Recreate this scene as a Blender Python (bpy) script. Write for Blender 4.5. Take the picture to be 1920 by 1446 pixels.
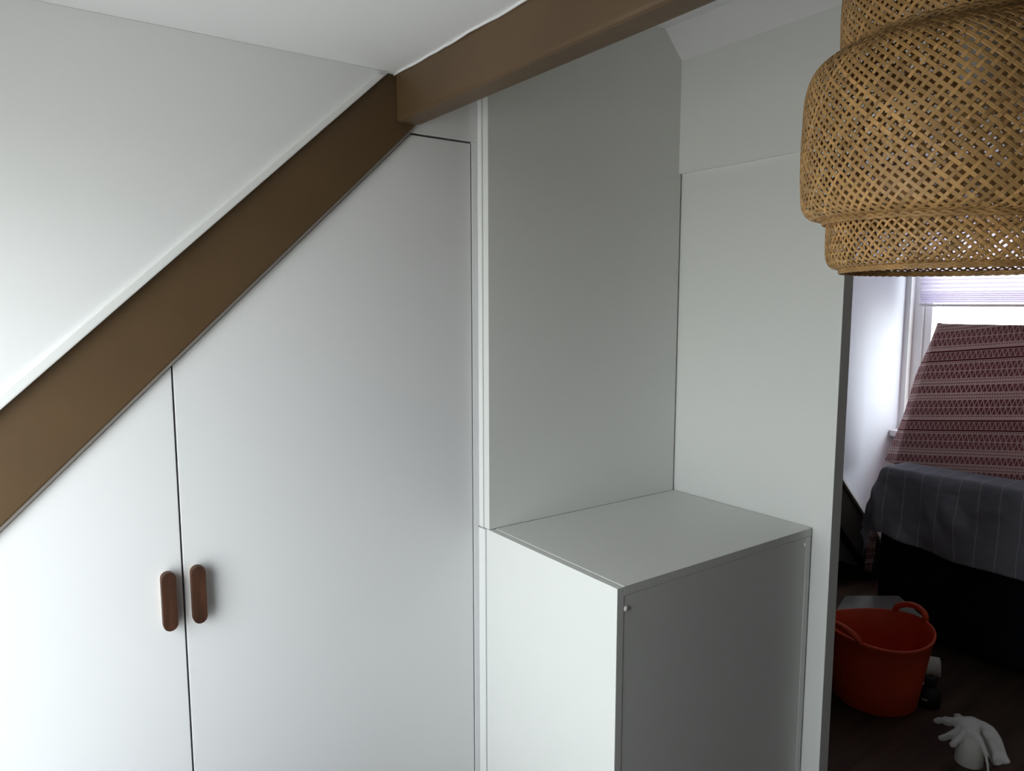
import bpy, bmesh, math, random
from mathutils import Vector, Matrix, noise
random.seed(7)
for o in list(bpy.data.objects): bpy.data.objects.remove(o)
SC = bpy.context.scene
COL = SC.collection
PI = math.pi

# ------------------------------------------------------------------ camera, sky, exposure
cam = bpy.data.cameras.new('camera'); cam_ob = bpy.data.objects.new('camera', cam); COL.objects.link(cam_ob)
cam.sensor_fit = 'HORIZONTAL'; cam.sensor_width = 36.0; cam.lens = 36.0 * 1354.0 / 1920.0
cam.clip_start = 0.02; cam.clip_end = 100
CAM = Vector((-0.945, -1.4226, 1.62))
yaw, pit = math.radians(54.544), math.radians(-6.522)
fwd = Vector((math.cos(yaw) * math.cos(pit), math.sin(yaw) * math.cos(pit), math.sin(pit)))
cam_ob.location = CAM
cam_ob.rotation_euler = fwd.to_track_quat('-Z', 'Y').to_euler()
SC.camera = cam_ob
SC.view_settings.view_transform = 'Standard'; SC.view_settings.look = 'None'
SC.view_settings.gamma = 1.0; SC.view_settings.use_curve_mapping = False
SC.view_settings.exposure = 0.0

SKY = 8.6
w = bpy.data.worlds.new('overcast_sky'); SC.world = w; w.use_nodes = True
nt = w.node_tree; nt.nodes.clear()
wo = nt.nodes.new('ShaderNodeOutputWorld'); bg = nt.nodes.new('ShaderNodeBackground')
tc = nt.nodes.new('ShaderNodeTexCoord'); sx = nt.nodes.new('ShaderNodeSeparateXYZ'); cr = nt.nodes.new('ShaderNodeValToRGB')
mp = nt.nodes.new('ShaderNodeMapRange'); mp.inputs[1].default_value = -1; mp.inputs[2].default_value = 1
nt.links.new(tc.outputs['Generated'], sx.inputs[0]); nt.links.new(sx.outputs[2], mp.inputs[0]); nt.links.new(mp.outputs[0], cr.inputs[0])
e = cr.color_ramp.elements
e[0].position = 0.40; e[0].color = (0.48, 0.48, 0.46, 1)
e[1].position = 0.56; e[1].color = (0.92, 0.955, 1.0, 1)
nt.links.new(cr.outputs[0], bg.inputs[0]); bg.inputs[1].default_value = SKY
nt.links.new(bg.outputs[0], wo.inputs[0])

def portal(name, loc, sx_, sy_, direction):
    l = bpy.data.lights.new(name, 'AREA'); l.shape = 'RECTANGLE'; l.size = sx_; l.size_y = sy_
    l.cycles.is_portal = True
    o = bpy.data.objects.new(name, l); COL.objects.link(o); o.location = loc
    o.rotation_euler = Vector(direction).to_track_quat('-Z', 'Z').to_euler()
    return o
# left dormer window opening and far dormer window opening
WL = dict(x=-1.25, y0=-0.98, y1=-0.04, z0=0.52, z1=1.93)
WR = dict(x=3.30, y0=-0.95, y1=0.63, z0=0.90, z1=2.15)
portal('sky_portal', (WL['x'] - 0.06, (WL['y0'] + WL['y1']) / 2, (WL['z0'] + WL['z1']) / 2), WL['z1'] - WL['z0'], WL['y1'] - WL['y0'], (1, 0, 0))
portal('sky_portal', (WR['x'] + 0.10, (WR['y0'] + WR['y1']) / 2, (WR['z0'] + WR['z1']) / 2), WR['z1'] - WR['z0'], WR['y1'] - WR['y0'], (-1, 0, 0))

# ------------------------------------------------------------------ helpers
def tag(o, label=None, cat=None, group=None, kind=None):
    if label: o['label'] = label
    if cat: o['category'] = cat
    if group: o['group'] = group
    if kind: o['kind'] = kind
    return o

def empty(name, loc=(0, 0, 0), rz=0.0, **k):
    o = bpy.data.objects.new(name, None); COL.objects.link(o); o.location = loc; o.rotation_euler.z = rz
    o.empty_display_size = 0.05
    return tag(o, **k)

def link(name, me, mat, parent=None, smooth=False, **k):
    o = bpy.data.objects.new(name, me); COL.objects.link(o)
    if mat: me.materials.append(mat)
    if smooth:
        for p in me.polygons: p.use_smooth = True
    if parent:
        o.parent = parent
        o.location = -Vector(parent.location) if parent.rotation_euler.z == 0 else Vector((0, 0, 0))
    return tag(o, **k)

def bm_obj(name, bm, mat, parent=None, smooth=False, bev=0.0, seg=2, **k):
    if bev:
        bmesh.ops.bevel(bm, geom=[e for e in bm.edges], offset=bev, segments=seg, affect='EDGES', profile=0.6)
    bmesh.ops.recalc_face_normals(bm, faces=bm.faces)
    me = bpy.data.meshes.new(name); bm.to_mesh(me); bm.free()
    return link(name, me, mat, parent, smooth, **k)

def box_bm(bm, a, b):
    r = bmesh.ops.create_cube(bm, size=1.0)
    s = [b[i] - a[i] for i in range(3)]; c = [(a[i] + b[i]) / 2 for i in range(3)]
    for v in r['verts']:
        v.co = Vector((v.co.x * s[0] + c[0], v.co.y * s[1] + c[1], v.co.z * s[2] + c[2]))

def box(name, a, b, mat, parent=None, bev=0.0012, **k):
    bm = bmesh.new(); box_bm(bm, a, b)
    return bm_obj(name, bm, mat, parent, bev=bev, **k)

def prism_bm(bm, pts, axis, lo, hi):
    """polygon given in the two other axes, extruded along axis between lo and hi"""
    def mk(p, t):
        q = list(p); q.insert(axis, t); return bm.verts.new(q)
    A = [mk(p, lo) for p in pts]; B = [mk(p, hi) for p in pts]
    bm.faces.new(A); bm.faces.new(B[::-1])
    n = len(pts)
    for i in range(n): bm.faces.new((A[i], B[i], B[(i + 1) % n], A[(i + 1) % n]))

def prism(name, pts, axis, lo, hi, mat, parent=None, bev=0.0012, **k):
    bm = bmesh.new(); prism_bm(bm, pts, axis, lo, hi)
    return bm_obj(name, bm, mat, parent, bev=bev, **k)

def lathe_bm(bm, prof, n=48, c=(0, 0, 0), close=False):
    rings = []
    for r, z in prof:
        if r < 1e-6: rings.append([bm.verts.new((c[0], c[1], c[2] + z))])
        else: rings.append([bm.verts.new((c[0] + r * math.cos(2 * PI * i / n), c[1] + r * math.sin(2 * PI * i / n), c[2] + z)) for i in range(n)])
    for A, B in zip(rings, rings[1:]):
        for i in range(n):
            j = (i + 1) % n
            if len(A) == 1 and len(B) == 1: continue
            if len(A) == 1: bm.faces.new((A[0], B[j], B[i]))
            elif len(B) == 1: bm.faces.new((A[i], A[j], B[0]))
            else: bm.faces.new((A[i], A[j], B[j], B[i]))
    return rings

def tube_bm(bm, pts, rad, n=10, cyc=False):
    pts = [Vector(p) for p in pts]; m = len(pts); rings = []
    up = None
    for i, p in enumerate(pts):
        a = pts[(i - 1) % m] if (cyc or i > 0) else p
        b = pts[(i + 1) % m] if (cyc or i < m - 1) else p
        t = (b - a).normalized()
        if up is None: up = t.orthogonal().normalized()
        up = (up - t * up.dot(t)).normalized(); s = t.cross(up)
        r = rad[i] if isinstance(rad, (list, tuple)) else rad
        rings.append([bm.verts.new(p + (up * math.cos(2 * PI * k / n) + s * math.sin(2 * PI * k / n)) * r) for k in range(n)])
    for i in range(m if cyc else m - 1):
        A, B = rings[i], rings[(i + 1) % m]
        for k in range(n): bm.faces.new((A[k], A[(k + 1) % n], B[(k + 1) % n], B[k]))
    if not cyc:
        bm.faces.new(rings[0][::-1]); bm.faces.new(rings[-1])

# ------------------------------------------------------------------ materials
def mat(name, col, rough=0.5, spec=0.5, var=0.04, vscale=6.0, bump=0.0, bscale=60.0, stretch=(1, 1, 1), trans=0.0, coat=0.0):
    m = bpy.data.materials.new(name); m.use_nodes = True
    n = m.node_tree; b = n.nodes['Principled BSDF']
    b.inputs['Roughness'].default_value = rough; b.inputs['Specular IOR Level'].default_value = spec
    b.inputs['Coat Weight'].default_value = coat; b.inputs['Coat Roughness'].default_value = 0.15
    t = n.nodes.new('ShaderNodeTexCoord'); mpn = n.nodes.new('ShaderNodeMapping'); mpn.inputs['Scale'].default_value = stretch
    n.links.new(t.outputs['Object'], mpn.inputs[0])
    nz = n.nodes.new('ShaderNodeTexNoise'); nz.inputs['Scale'].default_value = vscale; nz.inputs['Detail'].default_value = 5
    n.links.new(mpn.outputs[0], nz.inputs['Vector'])
    r = n.nodes.new('ShaderNodeValToRGB')
    r.color_ramp.elements[0].position = 0.3; r.color_ramp.elements[1].position = 0.7
    r.color_ramp.elements[0].color = tuple(c * (1 - var) for c in col) + (1,)
    r.color_ramp.elements[1].color = tuple(min(1, c * (1 + var)) for c in col) + (1,)
    n.links.new(nz.outputs['Fac'], r.inputs[0]); n.links.new(r.outputs[0], b.inputs['Base Color'])
    if bump:
        nb = n.nodes.new('ShaderNodeTexNoise'); nb.inputs['Scale'].default_value = bscale; nb.inputs['Detail'].default_value = 3
        n.links.new(mpn.outputs[0], nb.inputs['Vector'])
        bp = n.nodes.new('ShaderNodeBump'); bp.inputs['Strength'].default_value = bump; bp.inputs['Distance'].default_value = 0.002
        n.links.new(nb.outputs['Fac'], bp.inputs['Height']); n.links.new(bp.outputs[0], b.inputs['Normal'])
    if trans:
        tr = n.nodes.new('ShaderNodeBsdfTranslucent'); mx = n.nodes.new('ShaderNodeMixShader'); mx.inputs[0].default_value = trans
        n.links.new(r.outputs[0], tr.inputs[0]); n.links.new(b.outputs[0], mx.inputs[1]); n.links.new(tr.outputs[0], mx.inputs[2])
        n.links.new(mx.outputs[0], n.nodes['Material Output'].inputs[0])
    return m

M_DOOR = mat('white_satin_lacquer', (0.79, 0.785, 0.795), 0.42, 0.5, 0.012, 2.0, 0.03, 45)
M_PANEL = mat('white_panel_paint', (0.77, 0.775, 0.75), 0.45, 0.5, 0.012, 2.0, 0.03, 45)
M_WALL = mat('white_wall_paint', (0.80, 0.80, 0.805), 0.75, 0.3, 0.015, 3.0, 0.10, 90)
M_FARW = mat('white_paint_blue_light_cast', (0.75, 0.765, 0.85), 0.75, 0.3, 0.015)  # white wall; bluish cast of the far daylight mixed into its colour
M_TAUPE = mat('cream_wall_paint', (0.80, 0.79, 0.76), 0.8, 0.2, 0.03)
M_CEIL = mat('white_ceiling_paint', (0.79, 0.785, 0.80), 0.85, 0.2, 0.015, 3.0, 0.10, 70)
M_TRIM = mat('white_trim_gloss', (0.82, 0.82, 0.81), 0.3, 0.5, 0.01)
M_BEAM = mat('brown_beam_paint', (0.105, 0.062, 0.029), 0.45, 0.4, 0.10, 5.0, 0.12, 40)
M_STRIP = mat('grey_strip', (0.20, 0.175, 0.155), 0.5, 0.4)
M_DARK = mat('dark_gap_board', (0.05, 0.045, 0.04), 0.8, 0.2)
M_REC = mat('brown_with_recess_shade', (0.013, 0.009, 0.007), 0.7, 0.2, 0.2, 4.0)  # brown taken near black: recess shade put into the colour
M_HAND = mat('walnut_veneer', (0.055, 0.021, 0.011), 0.55, 0.3, 0.45, 9.0, 0.15, 60, (9, 9, 1.2))
M_HANDE = mat('pale_handle_edge', (0.42, 0.30, 0.20), 0.55, 0.4, 0.1)
M_BAMB = mat('bamboo_split', (0.57, 0.325, 0.125), 0.45, 0.4, 0.18, 14.0, 0.1, 200, (1, 1, 1), 0.12)
M_RIM = mat('bamboo_binding', (0.40, 0.23, 0.09), 0.5, 0.4, 0.3, 40.0)
M_BLACK = mat('black_plastic', (0.012, 0.012, 0.013), 0.45, 0.5)
M_METAL = mat('grey_metal', (0.35, 0.35, 0.36), 0.35, 0.5)
M_BULB = mat('opal_glass_bulb', (0.85, 0.84, 0.8), 0.25, 0.5)
M_FLOOR = mat('dark_wood_floor', (0.085, 0.052, 0.036), 0.5, 0.4, 0.35, 3.0, 0.15, 30, (0.6, 6, 1))
M_SOFA = mat('navy_black_upholstery', (0.010, 0.012, 0.019), 0.85, 0.2, 0.2, 40, 0.2, 300)
M_TUB = mat('orange_rubber', (0.72, 0.075, 0.022), 0.42, 0.5, 0.06, 5.0)
M_GLOVE = mat('white_latex', (0.72, 0.71, 0.68), 0.5, 0.4, 0.05, 20, 0.1, 60)
M_PAPER = mat('white_paper', (0.72, 0.70, 0.64), 0.7, 0.3, 0.05)
M_CARD = mat('off_white_sheet', (0.60, 0.58, 0.55), 0.65, 0.3, 0.06)
M_CUFF = mat('grey_fleck', (0.35, 0.34, 0.32), 0.5)
M_BLIND = mat('lavender_blind_fabric', (0.70, 0.655, 0.77), 0.8, 0.2, 0.03, 5, trans=0.33)
M_FRAME = mat('white_window_paint', (0.80, 0.80, 0.82), 0.4, 0.5, 0.01)

def glass_mat():
    m = bpy.data.materials.new('window_glass'); m.use_nodes = True; n = m.node_tree; n.nodes.clear()
    o = n.nodes.new('ShaderNodeOutputMaterial'); t = n.nodes.new('ShaderNodeBsdfTransparent'); g = n.nodes.new('ShaderNodeBsdfGlossy')
    f = n.nodes.new('ShaderNodeFresnel'); f.inputs[0].default_value = 1.35; x = n.nodes.new('ShaderNodeMixShader')
    ge = n.nodes.new('ShaderNodeNewGeometry'); mr = n.nodes.new('ShaderNodeMapRange')      # same reflectance on both faces of the pane
    mr.inputs[3].default_value = 1.35; mr.inputs[4].default_value = 1 / 1.35
    n.links.new(ge.outputs['Backfacing'], mr.inputs[0]); n.links.new(mr.outputs[0], f.inputs[0])
    g.inputs['Roughness'].default_value = 0.02; t.inputs[0].default_value = (0.96, 0.98, 0.97, 1)
    n.links.new(f.outputs[0], x.inputs[0]); n.links.new(t.outputs[0], x.inputs[1]); n.links.new(g.outputs[0], x.inputs[2]); n.links.new(x.outputs[0], o.inputs[0])
    return m
M_GLASS = glass_mat()

def strip_tone(m):
    """each split of bamboo has its own shade, stored per strip"""
    n = m.node_tree; b = n.nodes['Principled BSDF']; src = b.inputs['Base Color'].links[0].from_socket
    a = n.nodes.new('ShaderNodeAttribute'); a.attribute_name = 'tone'
    h = n.nodes.new('ShaderNodeHueSaturation'); mr = n.nodes.new('ShaderNodeMapRange'); mr.inputs[3].default_value = 0.72; mr.inputs[4].default_value = 1.25
    n.links.new(a.outputs['Fac'], mr.inputs[0]); n.links.new(mr.outputs[0], h.inputs['Value']); n.links.new(src, h.inputs['Color'])
    for l in list(src.links):
        if l.to_node != h: t = l.to_socket; n.links.new(h.outputs[0], t)
strip_tone(M_BAMB)

class NG:
    """tiny maths-node writer"""
    def __init__(s, tree): s.t = tree
    def m(s, op, a, b=None, c=None):
        n = s.t.nodes.new('ShaderNodeMath'); n.operation = op
        for i, v in enumerate((a, b, c)):
            if v is None: continue
            if isinstance(v, (int, float)): n.inputs[i].default_value = v
            else: s.t.links.new(v, n.inputs[i])
        return n.outputs[0]

def pattern_mat():
    """woven ethnic print: rows of triangles, star rows, dotted and solid lines (printed on the cloth)"""
    m = bpy.data.materials.new('burgundy_triangle_print'); m.use_nodes = True; n = m.node_tree; b = n.nodes['Principled BSDF']
    b.inputs['Roughness'].default_value = 0.9; b.inputs['Specular IOR Level'].default_value = 0.15
    g = NG(n); M = g.m
    uv = n.nodes.new('ShaderNodeUVMap'); s = n.nodes.new('ShaderNodeSeparateXYZ'); n.links.new(uv.outputs[0], s.inputs[0])
    u, v = s.outputs[0], s.outputs[1]
    v = M('SUBTRACT', v, M('MULTIPLY', u, 0.13))
    per = M('FRACT', M('DIVIDE', v, 0.36))                        # one repeat of the print
    TW = 0.0225
    uu = M('FRACT', M('DIVIDE', u, TW))
    tri = M('ABSOLUTE', M('SUBTRACT', M('MULTIPLY', uu, 2.0), 1.0))   # 1..0..1 across a triangle
    def inband(a, c): return M('MULTIPLY', M('GREATER_THAN', per, a), M('LESS_THAN', per, c))
    def local(a, c): return M('DIVIDE', M('SUBTRACT', per, a), c - a)
    light = None
    def add(x):
        nonlocal light
        light = x if light is None else M('MAXIMUM', light, x)
    rows = [(0.02, 0.135, 0), (0.19, 0.30, 0), (0.30, 0.41, 1), (0.50, 0.615, 0), (0.71, 0.82, 0), (0.82, 0.93, 1)]
    for a, c, flip in rows:
        l = local(a, c)
        if flip: l = M('SUBTRACT', 1.0, l)
        edge = M('LESS_THAN', M('ABSOLUTE', M('SUBTRACT', tri, l)), 0.17)
        base = M('LESS_THAN', M('ABSOLUTE', M('SUBTRACT', local(a, c), 0.5)), 0.43)
        ln = M('MAXIMUM', edge, M('SUBTRACT', 1.0, base))
        add(M('MULTIPLY', inband(a, c), ln))
    covered = None
    for a, c, _ in rows:
        x = inband(a, c); covered = x if covered is None else M('MAXIMUM', covered, x)
    light = M('MAXIMUM', light, M('SUBTRACT', 1.0, covered))
    # dotted rows
    dots = None
    du = M('LESS_THAN', M('FRACT', M('DIVIDE', u, 0.0110)), 0.55)
    for a, c in ((0.165, 0.18), (0.42, 0.435), (0.465, 0.482), (0.635, 0.652), (0.68, 0.695), (0.94, 0.955)):
        x = M('MULTIPLY', inband(a, c), du); dots = x if dots is None else M('MAXIMUM', dots, x)
    light = M('MULTIPLY', light, M('SUBTRACT', 1.0, dots))
    solid = M('MAXIMUM', inband(0.0, 0.02), inband(0.135, 0.155))
    light = M('MULTIPLY', light, M('SUBTRACT', 1.0, solid))
    mx = n.nodes.new('ShaderNodeMix'); mx.data_type = 'RGBA'
    mx.inputs[6].default_value = (0.32, 0.135, 0.14, 1); mx.inputs[7].default_value = (0.70, 0.55, 0.53, 1)
    n.links.new(light, mx.inputs[0])
    mx2 = n.nodes.new('ShaderNodeMix'); mx2.data_type = 'RGBA'
    n.links.new(solid, mx2.inputs[0]); n.links.new(mx.outputs[2], mx2.inputs[6]); mx2.inputs[7].default_value = (0.17, 0.030, 0.036, 1)
    n.links.new(mx2.outputs[2], b.inputs['Base Color'])
    tr = n.nodes.new('ShaderNodeBsdfTranslucent'); ms = n.nodes.new('ShaderNodeMixShader'); ms.inputs[0].default_value = 0.22
    n.links.new(mx2.outputs[2], tr.inputs[0]); n.links.new(b.outputs[0], ms.inputs[1]); n.links.new(tr.outputs[0], ms.inputs[2])
    n.links.new(ms.outputs[0], n.nodes['Material Output'].inputs[0])
    return m
M_PAT = pattern_mat()

def stripe_mat():
    m = bpy.data.materials.new('slate_cloth_with_pale_stripes'); m.use_nodes = True; n = m.node_tree; b = n.nodes['Principled BSDF']
    b.inputs['Roughness'].default_value = 0.85; b.inputs['Specular IOR Level'].default_value = 0.2
    g = NG(n); M = g.m
    uv = n.nodes.new('ShaderNodeUVMap'); s = n.nodes.new('ShaderNodeSeparateXYZ'); n.links.new(uv.outputs[0], s.inputs[0])
    f = M('FRACT', M('DIVIDE', s.outputs[0], 0.082)); st = M('LESS_THAN', f, 0.045)
    mx = n.nodes.new('ShaderNodeMix'); mx.data_type = 'RGBA'
    mx.inputs[6].default_value = (0.36, 0.37, 0.42, 1); mx.inputs[7].default_value = (0.60, 0.61, 0.64, 1)
    n.links.new(st, mx.inputs[0]); n.links.new(mx.outputs[2], b.inputs['Base Color'])
    nz = n.nodes.new('ShaderNodeTexNoise'); nz.inputs['Scale'].default_value = 9; t = n.nodes.new('ShaderNodeTexCoord'); n.links.new(t.outputs['Object'], nz.inputs['Vector'])
    bp = n.nodes.new('ShaderNodeBump'); bp.inputs['Strength'].default_value = 0.5; bp.inputs['Distance'].default_value = 0.03
    n.links.new(nz.outputs['Fac'], bp.inputs['Height']); n.links.new(bp.outputs[0], b.inputs['Normal'])
    return m
M_SLATE = stripe_mat()

# ------------------------------------------------------------------ dimensions
P = 0.040                      # door plane
X2 = 0.658                     # partition plane
ZC = 2.103                     # dormer ceiling
ZC2 = 2.353                    # ceiling behind the purlin
YF = -4.2                      # wall behind the camera
ZT = 1.07                      # top of the low cabinet
def struct(o): o['kind'] = 'structure'; return o

# ------------------------------------------------------------------ room shell
struct(box('floor', (-1.37, YF, -0.06), (3.5, 1.5, 0.0), M_FLOOR, bev=0))
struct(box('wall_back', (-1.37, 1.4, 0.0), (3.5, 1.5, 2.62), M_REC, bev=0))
struct(box('wall_front', (-1.37, YF - 0.1, 0.0), (3.5, YF, 2.62), M_TAUPE, bev=0))
def wall_with_hole(name, x0, x1, y0, y1, z1, H, m):
    bm = bmesh.new()
    box_bm(bm, (x0, y0, 0), (x1, y1, H['z0'])); box_bm(bm, (x0, y0, H['z1']), (x1, y1, z1))
    box_bm(bm, (x0, y0, H['z0']), (x1, H['y0'], H['z1'])); box_bm(bm, (x0, H['y1'], H['z0']), (x1, y1, H['z1']))
    return struct(bm_obj(name, bm, m))
wall_with_hole('wall_left', -1.37, -1.25, YF, 1.5, 2.62, WL, M_WALL)
wall_with_hole('wall_right', 3.30, 3.48, YF, 1.5, 2.62, WR, M_WALL)
# ceilings: dormer ceiling left of the purlin, higher ceiling right of it, sloped cove, far dormer ceiling
struct(box('ceiling', (-1.255, YF, ZC), (-0.19, 0.05, ZC + 0.06), M_CEIL, bev=0))
struct(prism('ceiling', [(-0.175, ZC2), (0.575, ZC2), (0.643, 2.283), (0.72, 2.283), (0.72, 2.5), (-0.175, 2.5)], 1, YF, 0.06, M_CEIL, bev=0))
struct(box('ceiling', (0.72, YF, 2.32), (3.31, 1.4, 2.42), M_CEIL, bev=0))
struct(box('roof', (-1.37, YF - 0.1, 2.62), (3.48, 1.5, 2.70), M_WALL, bev=0))
# left cheek wall above the rafter
def raf_top(x): return 1.444 + (x + 0.949) * (2.090 - 1.444) / (0.699)
def raf_bot(x): return 1.247 + (x + 0.962) * (1.993 - 1.247) / (0.779)
xt = -0.949 + (ZC - 1.444) * 0.699 / 0.646
struct(prism('wall_cheek', [(-1.25, raf_top(-1.25) + 0.004), (xt, ZC), (-1.25, ZC)], 1, P - 0.024, P + 0.06, M_WALL))
# thin bead along the rafter edge of the cheek
bm = bmesh.new()
dx, dz = 0.699, 0.646; L = math.hypot(dx, dz); nx, nz = -dz / L, dx / L
a = (-1.245, raf_top(-1.245) + 0.002); b_ = (xt - 0.012, ZC - 0.010)
prism_bm(bm, [a, b_, (b_[0] + nx * 0.021 - 0.004, b_[1] + nz * 0.021 - 0.014), (a[0] + nx * 0.021, a[1] + nz * 0.021)], 1, P - 0.031, P - 0.02)
struct(bm_obj('trim_1', bm, M_TRIM, bev=0.003))
# partition with header
struct(box('wall_partition', (X2, -0.495, 0.0), (X2 + 0.04, 0.08, 2.0), M_PANEL, bev=0.0015))
struct(box('wall_header', (0.643, YF, 1.98), (0.72, 0.06, 2.283), M_PANEL, bev=0.0006))
# wall behind tall panel and cupboard back
struct(box('wall_inner', (-1.6, 0.62, 0.0), (0.74, 0.68, 2.6), M_DARK, bev=0))

# ------------------------------------------------------------------ rafter and purlin
o = prism('rafter', [(-1.245, raf_bot(-1.245)), (-1.245, raf_top(-1.245)), (xt, ZC), (-0.19, ZC + 0.03), (-0.165, raf_bot(-0.165))], 1, P - 0.012, P + 0.09, M_BEAM, bev=0.003)
tag(o, 'sloping dark brown painted rafter running diagonally above the white cupboard doors', 'beam')
bm = bmesh.new(); box_bm(bm, (-0.219, YF, 2.004), (-0.160, P - 0.0115, 2.352))
o = bm_obj('purlin', bm, M_BEAM, bev=0.013, seg=4)
tag(o, 'horizontal dark brown painted beam crossing under the ceiling to the rafter top', 'beam')
o = s_r = bpy.data.objects['rafter']
bm = bmesh.new(); nx_, nz_ = 0.746 / math.hypot(0.779, 0.746), -0.779 / math.hypot(0.779, 0.746)
A_, B_ = (-1.245, raf_bot(-1.245)), (-0.186, raf_bot(-0.186))
prism_bm(bm, [A_, B_, (B_[0] + nx_ * 0.0055, B_[1] + nz_ * 0.0055), (A_[0] + nx_ * 0.0055, A_[1] + nz_ * 0.0055)], 1, P - 0.0105, P + 0.018)
bm_obj('sealing_strip', bm, M_STRIP, o, label='grey sealing strip along the lower edge')
# ragged paint line of the ceiling against the purlin
bm = bmesh.new()
pts = []
y = P - 0.015
while y > -2.2:
    pts.append((-0.2195 - 0.0015 - 0.0022 * random.random(), y, ZC - 0.0008 - 0.0022 * random.random())); y -= 0.03
tube_bm(bm, pts, 0.0028, 6)
struct(bm_obj('trim_2', bm, M_CEIL, smooth=True))

# ------------------------------------------------------------------ cupboard under the rafter
XG, XD, ZD = -0.683, -0.022, 1.987
cup = empty('built_in_cupboard', (-0.7, P, 0.0), label='white built-in cupboard with slanted top under the sloping brown rafter', cat='cupboard')
def bot(x): return raf_bot(x) - 0.0115
def door(name, x0, x1, ztop=None):
    pts = [(x0, 0.05), (x1, 0.05)]
    if ztop is None: pts += [(x1, bot(x1)), (x0, bot(x0))]
    else:
        xk = -0.962 + (ztop + 0.0115 - 1.247) * 0.779 / 0.746
        pts += [(x1, ztop), (xk, ztop), (x0, bot(x0))]
    return prism(name, pts, 1, P, P + 0.019, M_DOOR, cup, bev=0.0011)
d1 = door('door', -1.24, XG - 0.0018); d2 = door('door', XG + 0.0018, XD, ZD)
def handle(x, z, d):
    def pill(r, hl, y0, y1, bev):
        bm = bmesh.new(); pts = []
        for i in range(13): t = PI * i / 12; pts.append((x + r * math.cos(t), z + hl + r * math.sin(t)))
        for i in range(13): t = PI + PI * i / 12; pts.append((x + r * math.cos(t), z - hl + r * math.sin(t)))
        prism_bm(bm, pts, 1, y0, y1)
        return bm
    o = bm_obj('handle', pill(0.0128, 0.0445, P - 0.024, P - 0.009, 0), M_HAND, None, bev=0.0015)
    o.parent = d; o.location = (0, 0, 0)

    bm = pill(0.0112, 0.043, P - 0.0095, P + 0.001, 0)
    o2 = bm_obj('handle_base', bm, M_HANDE, None); o2.parent = d
    return o
handle(-0.7125, 1.0585, d1); handle(-0.6598, 1.0600, d2)
bm = bmesh.new(); xk = -0.962 + (ZD + 0.010 - 1.247) * 0.779 / 0.746
prism_bm(bm, [(xk - 0.008, ZD + 0.005), (-0.0035, ZD + 0.005), (-0.0035, 2.36), (xk - 0.008, 2.36)], 1, P - 0.0005, P + 0.019)
bm_obj('filler_panel', bm, M_DOOR, cup, bev=0.0008)
box('stile', (XD + 0.0035, P, 0.0), (-0.0035, P + 0.019, ZD + 0.0045), M_DOOR, cup, bev=0.0012)
prism('gap_back', [(-1.245, 0.0), (0.0, 0.0), (0.0, 2.1), (-0.13, 2.1), (-0.185, 1.975), (-1.245, 0.965)], 1, P + 0.022, P + 0.04, M_DARK, cup, bev=0)
# post edge strips between doors and tall panel
box('edge_strip', (-0.0030, 0.0235, ZT + 0.001), (0.02, P + 0.015, 2.36), M_TRIM, cup, bev=0.002)
box('edge_strip', (-0.0038, 0.0140, 0.0), (0.015, P + 0.015, ZT - 0.001), M_TRIM, cup, bev=0.002)

# ------------------------------------------------------------------ tall panel
o = prism('tall_panel', [(0.0, ZT + 0.0012), (0.6515, ZT + 0.0012), (0.6515, 1.978), (0.644, 1.983), (0.644, 2.284), (0.576, 2.3525), (0.0, 2.3525)], 1, 0.0, 0.022, M_PANEL, bev=0.0012)
tag(o, 'tall white board panel standing on the back edge of the low white cabinet', 'panel')

# ------------------------------------------------------------------ low cabinet
D = 0.447
cab = empty('low_cabinet', (0.33, -0.22, 0.0), label='low white box cabinet with closed front in the corner beside the partition', cat='cabinet')
box('side_panel', (0.0, -D, 0.0), (0.018, 0.0125, ZT), M_PANEL, cup and cab, bev=0.0009)
box('side_panel', (0.634, -D, 0.0), (0.652, 0.0, ZT - 0.019), M_PANEL, cab, bev=0.0009)
box('cabinet_top', (0.0184, -D, ZT - 0.018), (0.6535, 0.0, ZT + 0.0010), M_PANEL, cab, bev=0.0008)
box('front_panel', (0.0186, -D + 0.0008, 0.0), (0.6334, -D + 0.019, ZT - 0.0186), M_PANEL, cab, bev=0.0008)
for cx, cz in ((0.0245, 1.0245), (0.6305, 1.0335), (0.0245, 0.08), (0.6305, 0.08)):
    bm = bmesh.new(); prof = [(0.0058 * math.cos(t), 0.0036 * math.sin(t)) for t in [i * PI / 2 / 5 for i in range(6)]]
    lathe_bm(bm, [(0.0058, -0.002)] + prof, 16)
    bmesh.ops.transform(bm, matrix=Matrix.Translation((cx, -D + 0.0008, cz)) @ Matrix.Rotation(PI / 2, 4, 'X'), verts=bm.verts)
    bm_obj('screw_cap', bm, M_TRIM, cab, smooth=True)

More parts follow.
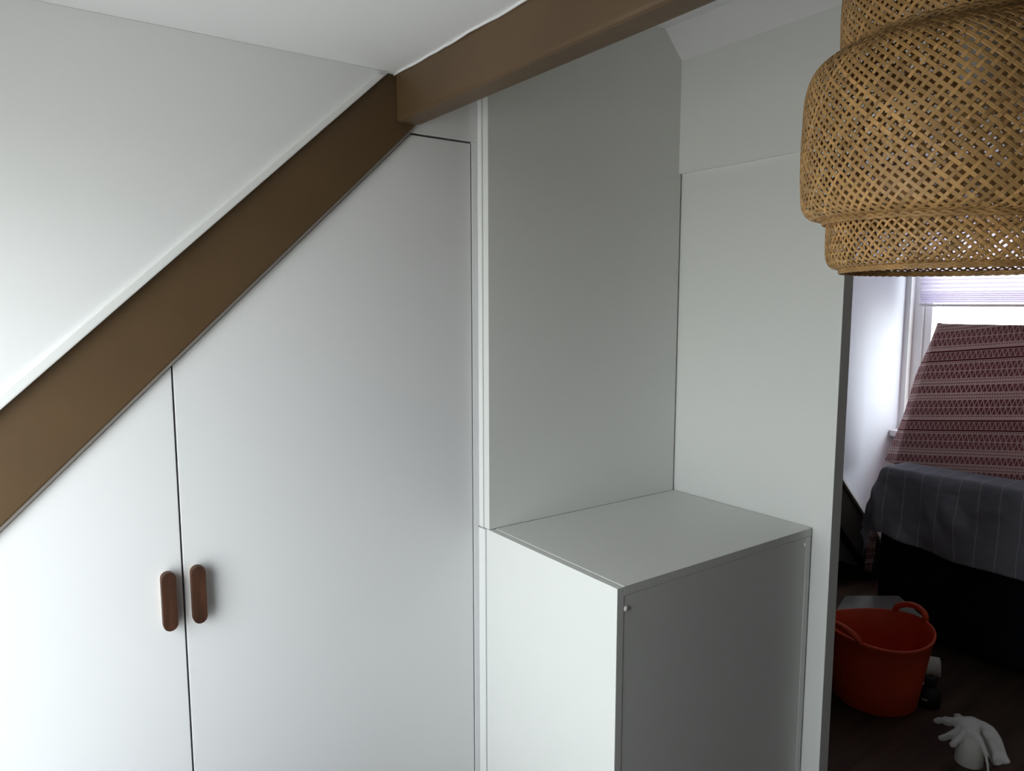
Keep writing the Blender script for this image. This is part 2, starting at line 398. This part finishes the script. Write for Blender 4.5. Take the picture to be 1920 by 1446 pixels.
# ------------------------------------------------------------------ bamboo pendant lamp
LX, LY = 0.322, -0.890
lamp = empty('pendant_lamp', (LX, LY, ZC2), label='woven bamboo pendant lamp with three stacked tiers hanging from the ceiling', cat='lamp')
def smooth_prof(pts, n):
    """resample a polyline (r,z) as a Catmull-Rom curve with n equal steps"""
    P_ = [pts[0]] + list(pts) + [pts[-1]]; dense = []
    for i in range(1, len(P_) - 2):
        for k in range(16):
            t = k / 16; q = []
            for c in (0, 1):
                p0, p1, p2, p3 = P_[i - 1][c], P_[i][c], P_[i + 1][c], P_[i + 2][c]
                q.append(0.5 * (2 * p1 + (p2 - p0) * t + (2 * p0 - 5 * p1 + 4 * p2 - p3) * t * t + (3 * p1 - p0 - 3 * p2 + p3) * t ** 3))
            dense.append(tuple(q))
    dense.append(pts[-1])
    acc = [0.0]
    for a, b in zip(dense, dense[1:]): acc.append(acc[-1] + math.hypot(b[0] - a[0], b[1] - a[1]))
    out = []; j = 0
    for i in range(n + 1):
        s = acc[-1] * i / n
        while j < len(acc) - 2 and acc[j + 1] < s: j += 1
        t = (s - acc[j]) / max(1e-9, acc[j + 1] - acc[j])
        out.append((dense[j][0] + (dense[j + 1][0] - dense[j][0]) * t, dense[j][1] + (dense[j + 1][1] - dense[j][1]) * t))
    return out, acc[-1]

def woven(name, prof, count, width, pitch_angle, tilt, seed):
    n = 44
    pr, length = smooth_prof(prof, n)
    rnd = random.Random(seed)
    rmax = max(r for r, z in pr); step = 2 * PI / count
    dth = [0.0]
    TA = {1: math.tan(math.radians(41)) / math.tan(pitch_angle), -1: math.tan(math.radians(49)) / math.tan(pitch_angle)}
    tones = []
    for i in range(n):       # helical turn per step, constant slant on the surface
        ds = length / n; dth.append(dth[-1] + ds * math.tan(pitch_angle) / max(rmax * 0.75, (pr[i][0] + pr[i + 1][0]) / 2))
    verts, faces = [], []
    amp, th = 0.0008, 0.0006
    zc = sum(z for r, z in pr) / len(pr)
    def surf(i, ang, off):
        r, z = pr[i]
        a = pr[max(0, i - 1)]; b = pr[min(n, i + 1)]
        tx, tz = b[0] - a[0], b[1] - a[1]; l = math.hypot(tx, tz) or 1
        nr, nz_ = tz / l, -tx / l
        r2 = r + nr * off; z2 = z + nz_ * off
        wob = 1 + 0.008 * math.sin(2 * ang + seed) + 0.005 * math.sin(3 * ang + 2 * seed)
        return Vector((LX + r2 * wob * math.cos(ang), LY + r2 * wob * math.sin(ang), z2 + tilt * r2 * math.cos(ang - tilt_dir)))
    for fam in (1, -1):
        for k in range(count):
            jit = rnd.uniform(-0.06, 0.06) * step; wd = width * rnd.uniform(0.78, 1.15); drift = rnd.uniform(-0.07, 0.07) * step
            base = len(verts); tone = rnd.random()
            for i in range(n + 1):
                ang = k * step + jit + drift * i / n + fam * TA[fam] * (dth[i] - dth[n] / 2)
                other = (k * step + fam * (TA[fam] + TA[-fam]) * (dth[i] - dth[n] / 2)) / step
                off = fam * amp * math.cos(PI * (other + k)) * 1.0
                p = surf(i, ang, off)
                i2 = min(n, i + 1); i1 = max(0, i - 1)
                pa = surf(i1, k * step + jit + fam * TA[fam] * (dth[i1] - dth[n] / 2), off); pb = surf(i2, k * step + jit + fam * TA[fam] * (dth[i2] - dth[n] / 2), off)
                t = (pb - pa).normalized()
                r, z = pr[i]; a_ = pr[i1]; b_ = pr[i2]
                tx, tz = b_[0] - a_[0], b_[1] - a_[1]; l = math.hypot(tx, tz) or 1
                nn = Vector((tz / l * math.cos(ang), tz / l * math.sin(ang), -tx / l))
                s = nn.cross(t).normalized() * wd / 2
                verts += [p + s - nn * th * 0.5, p + s * 0.8 + nn * th * 0.6, p - s * 0.8 + nn * th * 0.6, p - s - nn * th * 0.5]
                tones += [tone] * 4
            for i in range(n):
                A = base + 4 * i; B = A + 4
                for c in range(4): faces.append((A + c, A + (c + 1) % 4, B + (c + 1) % 4, B + c))
            faces.append((base, base + 3, base + 2, base + 1))
            e_ = base + 4 * n; faces.append((e_, e_ + 1, e_ + 2, e_ + 3))
    me = bpy.data.meshes.new(name); me.from_pydata([tuple(v) for v in verts], [], faces); me.update()
    at = me.attributes.new('tone', 'FLOAT', 'POINT'); at.data.foreach_set('value', tones)
    o = link(name, me, M_BAMB, lamp); o['kind'] = 'stuff'
    return o, surf, n

tilt_dir = math.atan2(CAM.y - LY, CAM.x - LX) + 0.9
def rim(parent, surf, idx, rad=0.0032, strands=3, spread=0.0045):
    bm = bmesh.new()
    for s in range(strands):
        pts = []
        for k in range(150):
            a = 2 * PI * k / 150; ph = a * 26 + 2 * PI * s / strands
            q = surf(idx, a, 0.0035 + spread * 0.45 * math.cos(ph)); q.z += spread * 0.9 * math.sin(ph)
            pts.append(q)
        tube_bm(bm, pts, rad, 6, cyc=True)
    o = bm_obj('rim_band', bm, M_RIM, None, smooth=True); o.parent = parent; o.location = (0, 0, 0)
    return o
PA = math.radians(40)
low, sf, n_ = woven('bamboo_tier', [(0.182, 1.677), (0.196, 1.680), (0.2045, 1.695), (0.2065, 1.73), (0.206, 1.775), (0.203, 1.81)], 95, 0.0046, PA, 0.00, 1)
rim(low, sf, 0, 0.0026, 3, 0.0032)
mid, sf, n_ = woven('bamboo_tier', [(0.205, 1.754), (0.228, 1.752), (0.243, 1.762), (0.2495, 1.785), (0.2515, 1.84), (0.2515, 1.90), (0.2485, 1.95), (0.238, 1.983), (0.218, 2.002), (0.192, 2.012)], 100, 0.0058, PA, -0.05, 2)
rim(mid, sf, 1); rim(mid, sf, n_, 0.0026)
top, sf, n_ = woven('bamboo_tier', [(0.190, 2.000), (0.196, 2.03), (0.197, 2.10), (0.192, 2.16), (0.172, 2.20), (0.13, 2.222), (0.075, 2.23)], 88, 0.0058, PA, -0.03, 3)
rim(top, sf, n_, 0.0026)
bm = bmesh.new(); lathe_bm(bm, [(0.0, 2.225), (0.078, 2.226), (0.080, 2.232), (0.03, 2.238), (0.0, 2.24)], 32, (LX, LY, 0)); bm_obj('top_plate', bm, M_METAL, lamp, smooth=True)
bm = bmesh.new(); lathe_bm(bm, [(0.0, 2.228), (0.021, 2.228), (0.023, 2.15), (0.027, 2.14), (0.027, 2.085), (0.020, 2.08), (0.0, 2.08)], 24, (LX, LY, 0)); bm_obj('lamp_socket', bm, M_BLACK, lamp, smooth=True)
bm = bmesh.new(); lathe_bm(bm, [(0.0, 2.085), (0.014, 2.083), (0.016, 2.05), (0.026, 2.02), (0.030, 1.995), (0.026, 1.972), (0.012, 1.960), (0.0, 1.958)], 24, (LX, LY, 0)); bm_obj('bulb', bm, M_BULB, lamp, smooth=True)
bm = bmesh.new(); tube_bm(bm, [(LX, LY, 2.232), (LX, LY, 2.30), (LX, LY, ZC2 - 0.02)], 0.0035, 8); bm_obj('cord', bm, M_BLACK, lamp, smooth=True)
bm = bmesh.new(); lathe_bm(bm, [(0.0, ZC2 - 0.028), (0.035, ZC2 - 0.026), (0.045, ZC2 - 0.002), (0.0, ZC2 - 0.001)], 24, (LX, LY, 0)); bm_obj('ceiling_cup', bm, M_TRIM, lamp, smooth=True)

# ------------------------------------------------------------------ far dormer: cheek, rafter, window, sill, blind
YC = 0.66
def fr(x): return 0.697 - (x - 2.70) * 0.946       # lower edge of the cheek
struct(prism('wall_cheek_far', [(1.10, fr(1.10)), (3.30, fr(3.30)), (3.30, 2.33), (1.10, 2.33)], 1, YC, YC + 0.08, M_FARW, bev=0))
struct(prism('trim_3', [(1.10, fr(1.10) - 0.006), (3.29, fr(3.29) - 0.006), (3.29, fr(3.29) + 0.018), (1.10, fr(1.10) + 0.018)], 1, YC - 0.012, YC + 0.01, M_TRIM, bev=0.002))
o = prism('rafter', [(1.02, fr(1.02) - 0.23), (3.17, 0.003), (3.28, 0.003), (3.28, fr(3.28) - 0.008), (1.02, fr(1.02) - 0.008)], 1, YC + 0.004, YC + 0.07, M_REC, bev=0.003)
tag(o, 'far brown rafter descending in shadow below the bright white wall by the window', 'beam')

def window(name, H, x0, x1, nmull, inward):
    root = empty(name, ((x0 + x1) / 2, (H['y0'] + H['y1']) / 2, H['z0'])); root['kind'] = 'structure'
    y0, y1, z0, z1 = H['y0'], H['y1'], H['z0'], H['z1']; fw_ = 0.05
    bm = bmesh.new()
    box_bm(bm, (x0, y0, z0), (x1, y0 + fw_, z1)); box_bm(bm, (x0, y1 - fw_, z0), (x1, y1, z1))
    box_bm(bm, (x0, y0 + fw_, z0), (x1, y1 - fw_, z0 + fw_)); box_bm(bm, (x0, y0 + fw_, z1 - fw_), (x1, y1 - fw_, z1))
    bm_obj('window_frame', bm, M_FRAME, root, bev=0.003)
    xs = (x0 + x1) / 2; sh = 0.04
    ys = [y0 + fw_ + (y1 - y0 - 2 * fw_) * i / nmull for i in range(nmull + 1)]
    for a, b in zip(ys, ys[1:]):
        a += 0.004; b -= 0.004; za, zb = z0 + fw_ + 0.004, z1 - fw_ - 0.004
        bm = bmesh.new()
        box_bm(bm, (xs - 0.02, a, za), (xs + 0.02, a + sh, zb)); box_bm(bm, (xs - 0.02, b - sh, za), (xs + 0.02, b, zb))
        box_bm(bm, (xs - 0.02, a + sh, za), (xs + 0.02, b - sh, za + sh)); box_bm(bm, (xs - 0.02, a + sh, zb - sh), (xs + 0.02, b - sh, zb))
        sash = bm_obj('sash', bm, M_FRAME, root, bev=0.003)
        g = box('pane', (xs - 0.002, a + sh, za + sh), (xs + 0.002, b - sh, zb - sh), M_GLASS, None, bev=0); g.parent = sash
    return root
w1 = window('window_1', WR, 3.345, 3.415, 2, -1)
w2 = window('window_2', WL, -1.345, -1.285, 1, 1)
struct(box('trim_4', (3.20, -1.65, 0.86), (3.345, YC - 0.004, 0.895), M_FRAME, bev=0.004))   # far window sill board
struct(box('bounce_sill', (-1.29, -1.30, 0.485), (-0.99, 0.012, 0.518), M_FRAME, bev=0.004))  # unseen deep white sill board, added to bounce window light inward

bl = empty('pleated_blind', (3.27, -0.5, 2.15), label='lavender pleated blind lowered over the top of the far window', cat='blind')
bm = bmesh.new(); prev = None; zz = 2.14; k = 0
rows = []
while zz > 1.615:
    gap = 0.011 if zz > 1.68 else 0.005
    rows.append((3.272 + (0.008 if k % 2 else -0.008), zz)); zz -= gap; k += 1
for x, z in rows:
    cur = (bm.verts.new((x, -0.94, z)), bm.verts.new((x, 0.565, z)))
    if prev: bm.faces.new((prev[0], prev[1], cur[1], cur[0]))
    prev = cur
bm_obj('pleated_fabric', bm, M_BLIND, bl)
box('bottom_rail', (3.258, -0.94, 1.600), (3.286, 0.565, 1.614), M_FRAME, bl, bev=0.003)
box('head_rail', (3.255, -0.94, 2.138), (3.290, 0.565, 2.165), M_FRAME, bl, bev=0.003)

# ------------------------------------------------------------------ sofa with cloths
sofa = empty('sofa', (2.85, -0.6, 0.0), label='dark navy sofa seen from behind under grey striped and burgundy cloths', cat='sofa')
box('backrest', (2.58, -1.60, 0.03), (2.76, 0.36, 0.80), M_SOFA, sofa, bev=0.02, seg=3)
box('seat', (2.76, -1.42, 0.05), (3.12, 0.19, 0.46), M_SOFA, sofa, bev=0.03, seg=3)
box('armrest', (2.765, 0.195, 0.03), (3.12, 0.36, 0.60), M_SOFA, sofa, bev=0.03, seg=3)
box('armrest', (2.765, -1.60, 0.03), (3.12, -1.425, 0.60), M_SOFA, sofa, bev=0.03, seg=3)
for x, y in ((2.62, 0.32), (3.08, 0.32), (2.62, -1.56), (3.08, -1.56)):
    box('leg', (x - 0.025, y - 0.025, 0.0), (x + 0.025, y + 0.025, 0.035), M_BLACK, sofa, bev=0.003)

def grid_cloth(name, fn, nu, nv, m, th=0.003, **k):
    bm = bmesh.new(); uvl = bm.loops.layers.uv.new('UVMap'); g = []
    for i in range(nu + 1):
        row = []
        for j in range(nv + 1):
            p, uv = fn(i / nu, j / nv); row.append((bm.verts.new(p), uv))
        g.append(row)
    for i in range(nu):
        for j in range(nv):
            q = (g[i][j], g[i + 1][j], g[i + 1][j + 1], g[i][j + 1])
            f = bm.faces.new([x[0] for x in q]); f.smooth = True
            for lp, x in zip(f.loops, q): lp[uvl].uv = x[1]
    me = bpy.data.meshes.new(name); bm.to_mesh(me); bm.free()
    o = link(name, me, m, None, True, **k)
    s = o.modifiers.new('thickness', 'SOLIDIFY'); s.thickness = th; s.offset = 0
    return o

def slate(u, v):
    """u: from right end to beyond the left end, v: from behind the top edge to the front hem"""
    a = -1.45 + u * 2.13          # along the sofa (y), folds down past y = .36
    hem = 0.36 + 0.06 * max(0, min(1, (a + 0.25) / 0.6)) - 0.05 * math.exp(-((a + 0.1) / 0.16) ** 2)
    hem = {True: 0.37, False: 0.33}[a < -0.25] if False else 0.385 - 0.075 * max(0.0, min(1.0, (a - 0.0) / 0.4))
    bl_ = -0.20 + v * (0.20 + hem)   # <0: on the top, >0: hanging in front
    oa = max(0.0, a - 0.345); ob = max(0.0, bl_)
    dist = math.hypot(oa, ob)
    na, nb = (oa / dist, ob / dist) if dist > 1e-6 else (0.0, 1.0)
    flare = 0.012 * min(1, dist / 0.03) + 0.10 * dist * (1 if oa > 0.001 else 0.35)
    f = noise.noise(Vector((a * 5.0, bl_ * 2.6, 3.1))) * 0.055 + noise.noise(Vector((a * 11.0 + bl_ * 6, bl_ * 7 - a * 4, 8.1))) * 0.026
    fold = 0.010 * math.sin(a * 17 + bl_ * 9) * min(1, dist / 0.2)
    x = 2.572 - min(0, bl_) * 0.9 - nb * (flare + max(-0.006, f * min(1, dist / 0.08)) + fold * 0.7 + 0.006 * min(1, dist / 0.05))
    y = min(a, 0.345) + na * (0.02 + flare + 0.03 * min(1, dist / .2) + f)
    z = 0.817 - dist * 0.985 + 0.006 * noise.noise(Vector((a * 9, bl_ * 9, 1))) + (0.02 * max(0, min(1, (0.2 - a) / 1.0)) if dist < 1e-6 else 0.02 * max(0, min(1, (0.2 - a) / 1.0)))
    if dist < 0.02: z += 0.003
    return Vector((x, y, z)), (a, bl_)
grid_cloth('striped_throw', slate, 130, 60, M_SLATE, label='slate grey cloth with thin pale stripes draped over the sofa back', cat='cloth')

def pat(u, v):
    """v 0 at the top edge, 1 at the bottom; u from the right end round the left corner to the back"""
    z = 1.535 - v * 0.745
    yl = 0.335 + 0.095 * v
    xf = 2.985 - 0.19 * v ** 0.8
    Lf = yl + 1.45; Ls = 0.09 + 0.14 * v
    s = u * (Lf + Ls); R = 0.022
    f = noise.noise(Vector((s * 2.2, v * 1.8, 1.3))) * 0.018 + noise.noise(Vector((s * 7, v * 4.0, 5.3))) * 0.004
    if s < Lf - R: p = Vector((xf + f * (0.3 + v), -1.45 + s, z))
    else:
        t = min(1, (s - Lf + R) / (2 * R)); ang = t * math.radians(42)
        p = Vector((xf + f * (0.3 + v) + R * (1 - math.cos(ang)) * 1.4, yl - R + R * math.sin(ang), z))
        if t >= 1:
            ex = s - Lf - R
            e1 = min(ex, 0.015 + 0.085 * v); e2 = ex - e1
            p += Vector((math.sin(math.radians(42)), math.cos(math.radians(42)), 0)) * e1 + Vector((0.97, 0.2, 0)) * e2
            p.x += 0.012 * math.sin(v * 9 + ex * 20) * min(1, ex / 0.05)
    if v < 0.04:                       # rounded top edge going over to the back
        k = (0.04 - v) / 0.04; p.z -= 0.02 * k * k * 0; p.x += 0.05 * k * k
        p.z = 1.535 - 0.03 + 0.012 * (1 - k)
    wav = 0.004 * noise.noise(Vector((s * 4, 0, 9)))
    p.z += wav
    return p, (s + 0.3, v * 0.78 + 0.10)
pc = grid_cloth('patterned_cloth', pat, 110, 60, M_PAT, label='burgundy cloth with triangle print covering tall furniture before the far window', cat='cloth')
# hanging corner of the patterned cloth left of the sofa
def corner(u, v):
    y = 0.40 + 0.10 * u + 0.02 * v; z = 0.58 - v * 0.33 - 0.05 * u * v
    x = 2.63 + 0.12 * u + 0.012 * math.sin(u * 11 + v * 3)
    return Vector((x, y, z)), (u * 0.16, v * 0.42)
cc = grid_cloth('hanging_corner', corner, 14, 16, M_PAT); cc.parent = pc

# ------------------------------------------------------------------ things on the floor
TX, TY = 1.905, 0.005
tub = empty('flexible_tub', (TX, TY, 0.0), label='orange flexible rubber tub with two handles standing on the dark floor', cat='tub')
bm = bmesh.new()
rng = []
for r, z in [(0.0, 0.004), (0.13, 0.004), (0.146, 0.0), (0.156, 0.012), (0.170, 0.10), (0.185, 0.20), (0.200, 0.295), (0.206, 0.300), (0.2065, 0.309), (0.201, 0.312), (0.196, 0.306), (0.181, 0.20), (0.166, 0.10), (0.150, 0.018), (0.0, 0.014)]:
    rng.append((r, z))
lathe_bm(bm, rng, 64, (0, 0, 0))
def tubdef(v):
    k = v.z / 0.31; a = math.atan2(v.y, v.x)
    s = 1 + 0.035 * k * math.cos(2 * (a + 0.35))
    return Vector((TX + v.x * s, TY + v.y * s, v.z + 0.012 * k * k * math.cos(2 * (a + 0.5))))
for v in bm.verts: v.co = tubdef(v.co)
bm_obj('tub_body', bm, M_TUB, tub, smooth=True)
for ha in (math.radians(-9), math.radians(171)):
    pts = []
    for i in range(25):
        t = i / 24; a = ha + (t - 0.5) * 0.66
        hgt = 0.042 * math.sin(PI * t) ** 0.4 if 0 < t < 1 else 0
        v = Vector((0.2035 * math.cos(a), 0.2035 * math.sin(a), 0.304)); q = tubdef(v); q.z += hgt
        q.x += 0.25 * hgt * math.cos(a); q.y += 0.25 * hgt * math.sin(a); pts.append(q)
    bm = bmesh.new(); tube_bm(bm, pts, 0.0125, 10); bm_obj('handle', bm, M_TUB, tub, smooth=True)

def sheet(u, v):
    A, B, C_, E_ = Vector((2.50, 0.50, 0.13)), Vector((2.54, 0.235, 0.204)), Vector((2.36, 0.03, 0.195)), Vector((2.12, 0.42, 0.002))
    p = (A * (1 - u) + B * u) * (1 - v) + (E_ * (1 - u) + (C_ - Vector((.16, .06, .19))) * u) * v
    if v < 0.5 and u > 0.5: p += Vector((0, 0, 0.012)) * (u - .5)
    p.z = max(0.002, p.z + 0.01 * noise.noise(Vector((u * 3, v * 3, 2))))
    return p, (u, v)
bm = bmesh.new(); prism_bm(bm, [(0, 0), (0.30, 0.0), (0.30, 0.36), (0, 0.36)], 2, 0, 0.006)
bm.free()
me = bpy.data.meshes.new('paper_sheet')
V = [Vector((2.545, 0.50, 0.115)), Vector((2.545, 0.235, 0.204)), Vector((2.40, 0.031, 0.190)), Vector((2.14, 0.12, 0.003)), Vector((2.16, 0.42, 0.003))]
me.from_pydata([tuple(v) for v in V] + [tuple(v - Vector((0, 0, 0.003))) for v in V], [], [(0, 1, 2), (0, 2, 3, 4), (5, 7, 6), (5, 9, 8, 7), (0, 5, 6, 1), (1, 6, 7, 2), (2, 7, 8, 3), (3, 8, 9, 4), (4, 9, 5, 0)])
o = link('paper_sheet', me, M_CARD); tag(o, 'off-white stiff sheet leaning on the sofa behind the orange tub', 'sheet')

def cyl(name, c, r0, r1, h, m, axis='Z', rz=0.0, hollow=0.0, **k):
    bm = bmesh.new()
    prof = [(hollow, 0.0), (r0 - 0.002, 0.0), (r0, 0.002), (r1, h - 0.002), (r1 - 0.002, h), (hollow, h)]
    if hollow: prof += [(hollow, 0.0)]
    lathe_bm(bm, prof, 32)
    R = Matrix.Identity(4) if axis == 'Z' else Matrix.Rotation(rz, 4, 'Z') @ Matrix.Rotation(PI / 2, 4, 'Y')
    bmesh.ops.transform(bm, matrix=Matrix.Translation(c) @ R, verts=bm.verts)
    return tag(bm_obj(name, bm, m, smooth=True), **k)
cyl('paper_roll', (2.24, 0.02, 0.043), 0.043, 0.043, 0.11, M_PAPER, 'X', math.radians(-58), 0.012, label='white paper roll lying on its side right of the orange tub', cat='roll')
bm = bmesh.new(); bmesh.ops.create_uvsphere(bm, u_segments=16, v_segments=8, radius=1)
for v in bm.verts: v.co = Vector((2.14 + v.co.x * 0.045, -0.055 + v.co.y * 0.03, 0.008 + max(-1, v.co.z) * 0.008))
tag(bm_obj('paper_scrap', bm, M_PAPER, smooth=True), 'small flat white scrap on the floor below the paper roll', 'scrap')
bt = empty('black_bottle', (2.03, -0.155, 0.0), label='small black bottle on the floor just right of the orange tub base', cat='bottle')
bm = bmesh.new(); lathe_bm(bm, [(0, 0), (0.036, 0), (0.040, 0.006), (0.040, 0.055), (0.030, 0.075), (0.020, 0.085), (0, 0.087)], 24, (2.03, -0.155, 0)); bm_obj('bottle_body', bm, M_BLACK, bt, smooth=True)
bm = bmesh.new(); lathe_bm(bm, [(0.0, 0.086), (0.022, 0.086), (0.022, 0.118), (0.018, 0.122), (0, 0.122)], 20, (2.03, -0.155, 0)); bm_obj('cap', bm, M_BLACK, bt, smooth=True)
box('tab', (1.985, -0.165, 0.036), (1.992, -0.145, 0.042), M_CUFF, bt, bev=0.001)

# white roll with a disposable glove draped over it
GX, GY = 1.765, -0.412
cyl('tape_roll', (GX, GY, 0.0), 0.045, 0.040, 0.103, M_PAPER, label='white upright roll on the floor under the white glove', cat='roll')
def skin(name, chains, m, levels=2, **k):
    """chains of (point, radius) joined at named roots into one skinned surface"""
    me = bpy.data.meshes.new(name); vs, es, rad = [], [], []
    idx = {}
    def vid(p, r):
        key = tuple(round(c, 5) for c in p)
        if key not in idx: idx[key] = len(vs); vs.append(tuple(p)); rad.append(r)
        return idx[key]
    for ch in chains:
        ids = [vid(p, r) for p, r in ch]
        es += list(zip(ids, ids[1:]))
    me.from_pydata(vs, es, []); me.update()
    o = bpy.data.objects.new(name, me); COL.objects.link(o)
    o.modifiers.new('skin', 'SKIN'); sub = o.modifiers.new('sub', 'SUBSURF'); sub.levels = levels; sub.render_levels = levels
    sv = me.skin_vertices[0].data
    for i, r in enumerate(rad): sv[i].radius = r if isinstance(r, tuple) else (r, r)
    sv[0].use_root = True
    dg = bpy.context.evaluated_depsgraph_get(); ev = bpy.data.meshes.new_from_object(o.evaluated_get(dg))
    bpy.data.objects.remove(o)
    return ev
# local frame: u to the image right (away -y), w toward up, n toward the camera
U = Vector((0.56, -0.83, 0)).normalized(); N = Vector((-0.83, -0.56, 0)).normalized(); Wp = Vector((0, 0, 1))
def G(u, n, w): return Vector((GX, GY, 0)) + U * u + N * n + Wp * w
th = 0.011
root = (G(-0.005, -0.02, 0.122), (0.016, 0.036))
ch = [[root, (G(0.030, -0.016, 0.124), (0.016, 0.042)), (G(0.058, -0.010, 0.110), (0.014, 0.040)), (G(0.076, -0.002, 0.070), (0.012, 0.034)), (G(0.088, 0.004, 0.036), (0.010, 0.030)), (G(0.104, 0.006, 0.016), (0.009, 0.036))],
      [root, (G(-0.040, -0.040, 0.120), (0.015, 0.016)), (G(-0.072, -0.048, 0.113), (0.013, 0.016)), (G(-0.098, -0.052, 0.106), (0.010, 0.013)), (G(-0.108, -0.053, 0.102), (0.006, 0.009))],
      [root, (G(-0.044, 0.004, 0.104), (0.014, 0.016)), (G(-0.074, 0.010, 0.086), (0.012, 0.016)), (G(-0.094, 0.012, 0.077), (0.009, 0.013)), (G(-0.102, 0.012, 0.074), (0.006, 0.009))],
      [root, (G(-0.034, 0.026, 0.100), (0.013, 0.015)), (G(-0.056, 0.038, 0.080), (0.011, 0.015)), (G(-0.070, 0.042, 0.068), (0.008, 0.010))],
      [root, (G(-0.020, -0.052, 0.128), (0.012, 0.014)), (G(-0.032, -0.070, 0.130), (0.010, 0.013)), (G(-0.038, -0.078, 0.129), (0.006, 0.009))],
      [root, (G(0.024, 0.034, 0.104), (0.009, 0.012)), (G(0.038, 0.050, 0.068), (0.006, 0.007)), (G(0.045, 0.055, 0.034), (0.004, 0.005)), (G(0.046, 0.056, 0.010), (0.003, 0.004))]]
ev = skin('glove', ch, M_GLOVE)
for v in ev.vertices:
    v.co += Vector((1, 1, 0.6)) * (0.005 * noise.noise(v.co * 26) + 0.0035 * noise.noise(v.co * 70)); v.co.z = max(0.001, v.co.z)
o = link('glove', ev, M_GLOVE, None, True); tag(o, 'white disposable glove with limp fingers draped over a roll on the floor', 'glove')
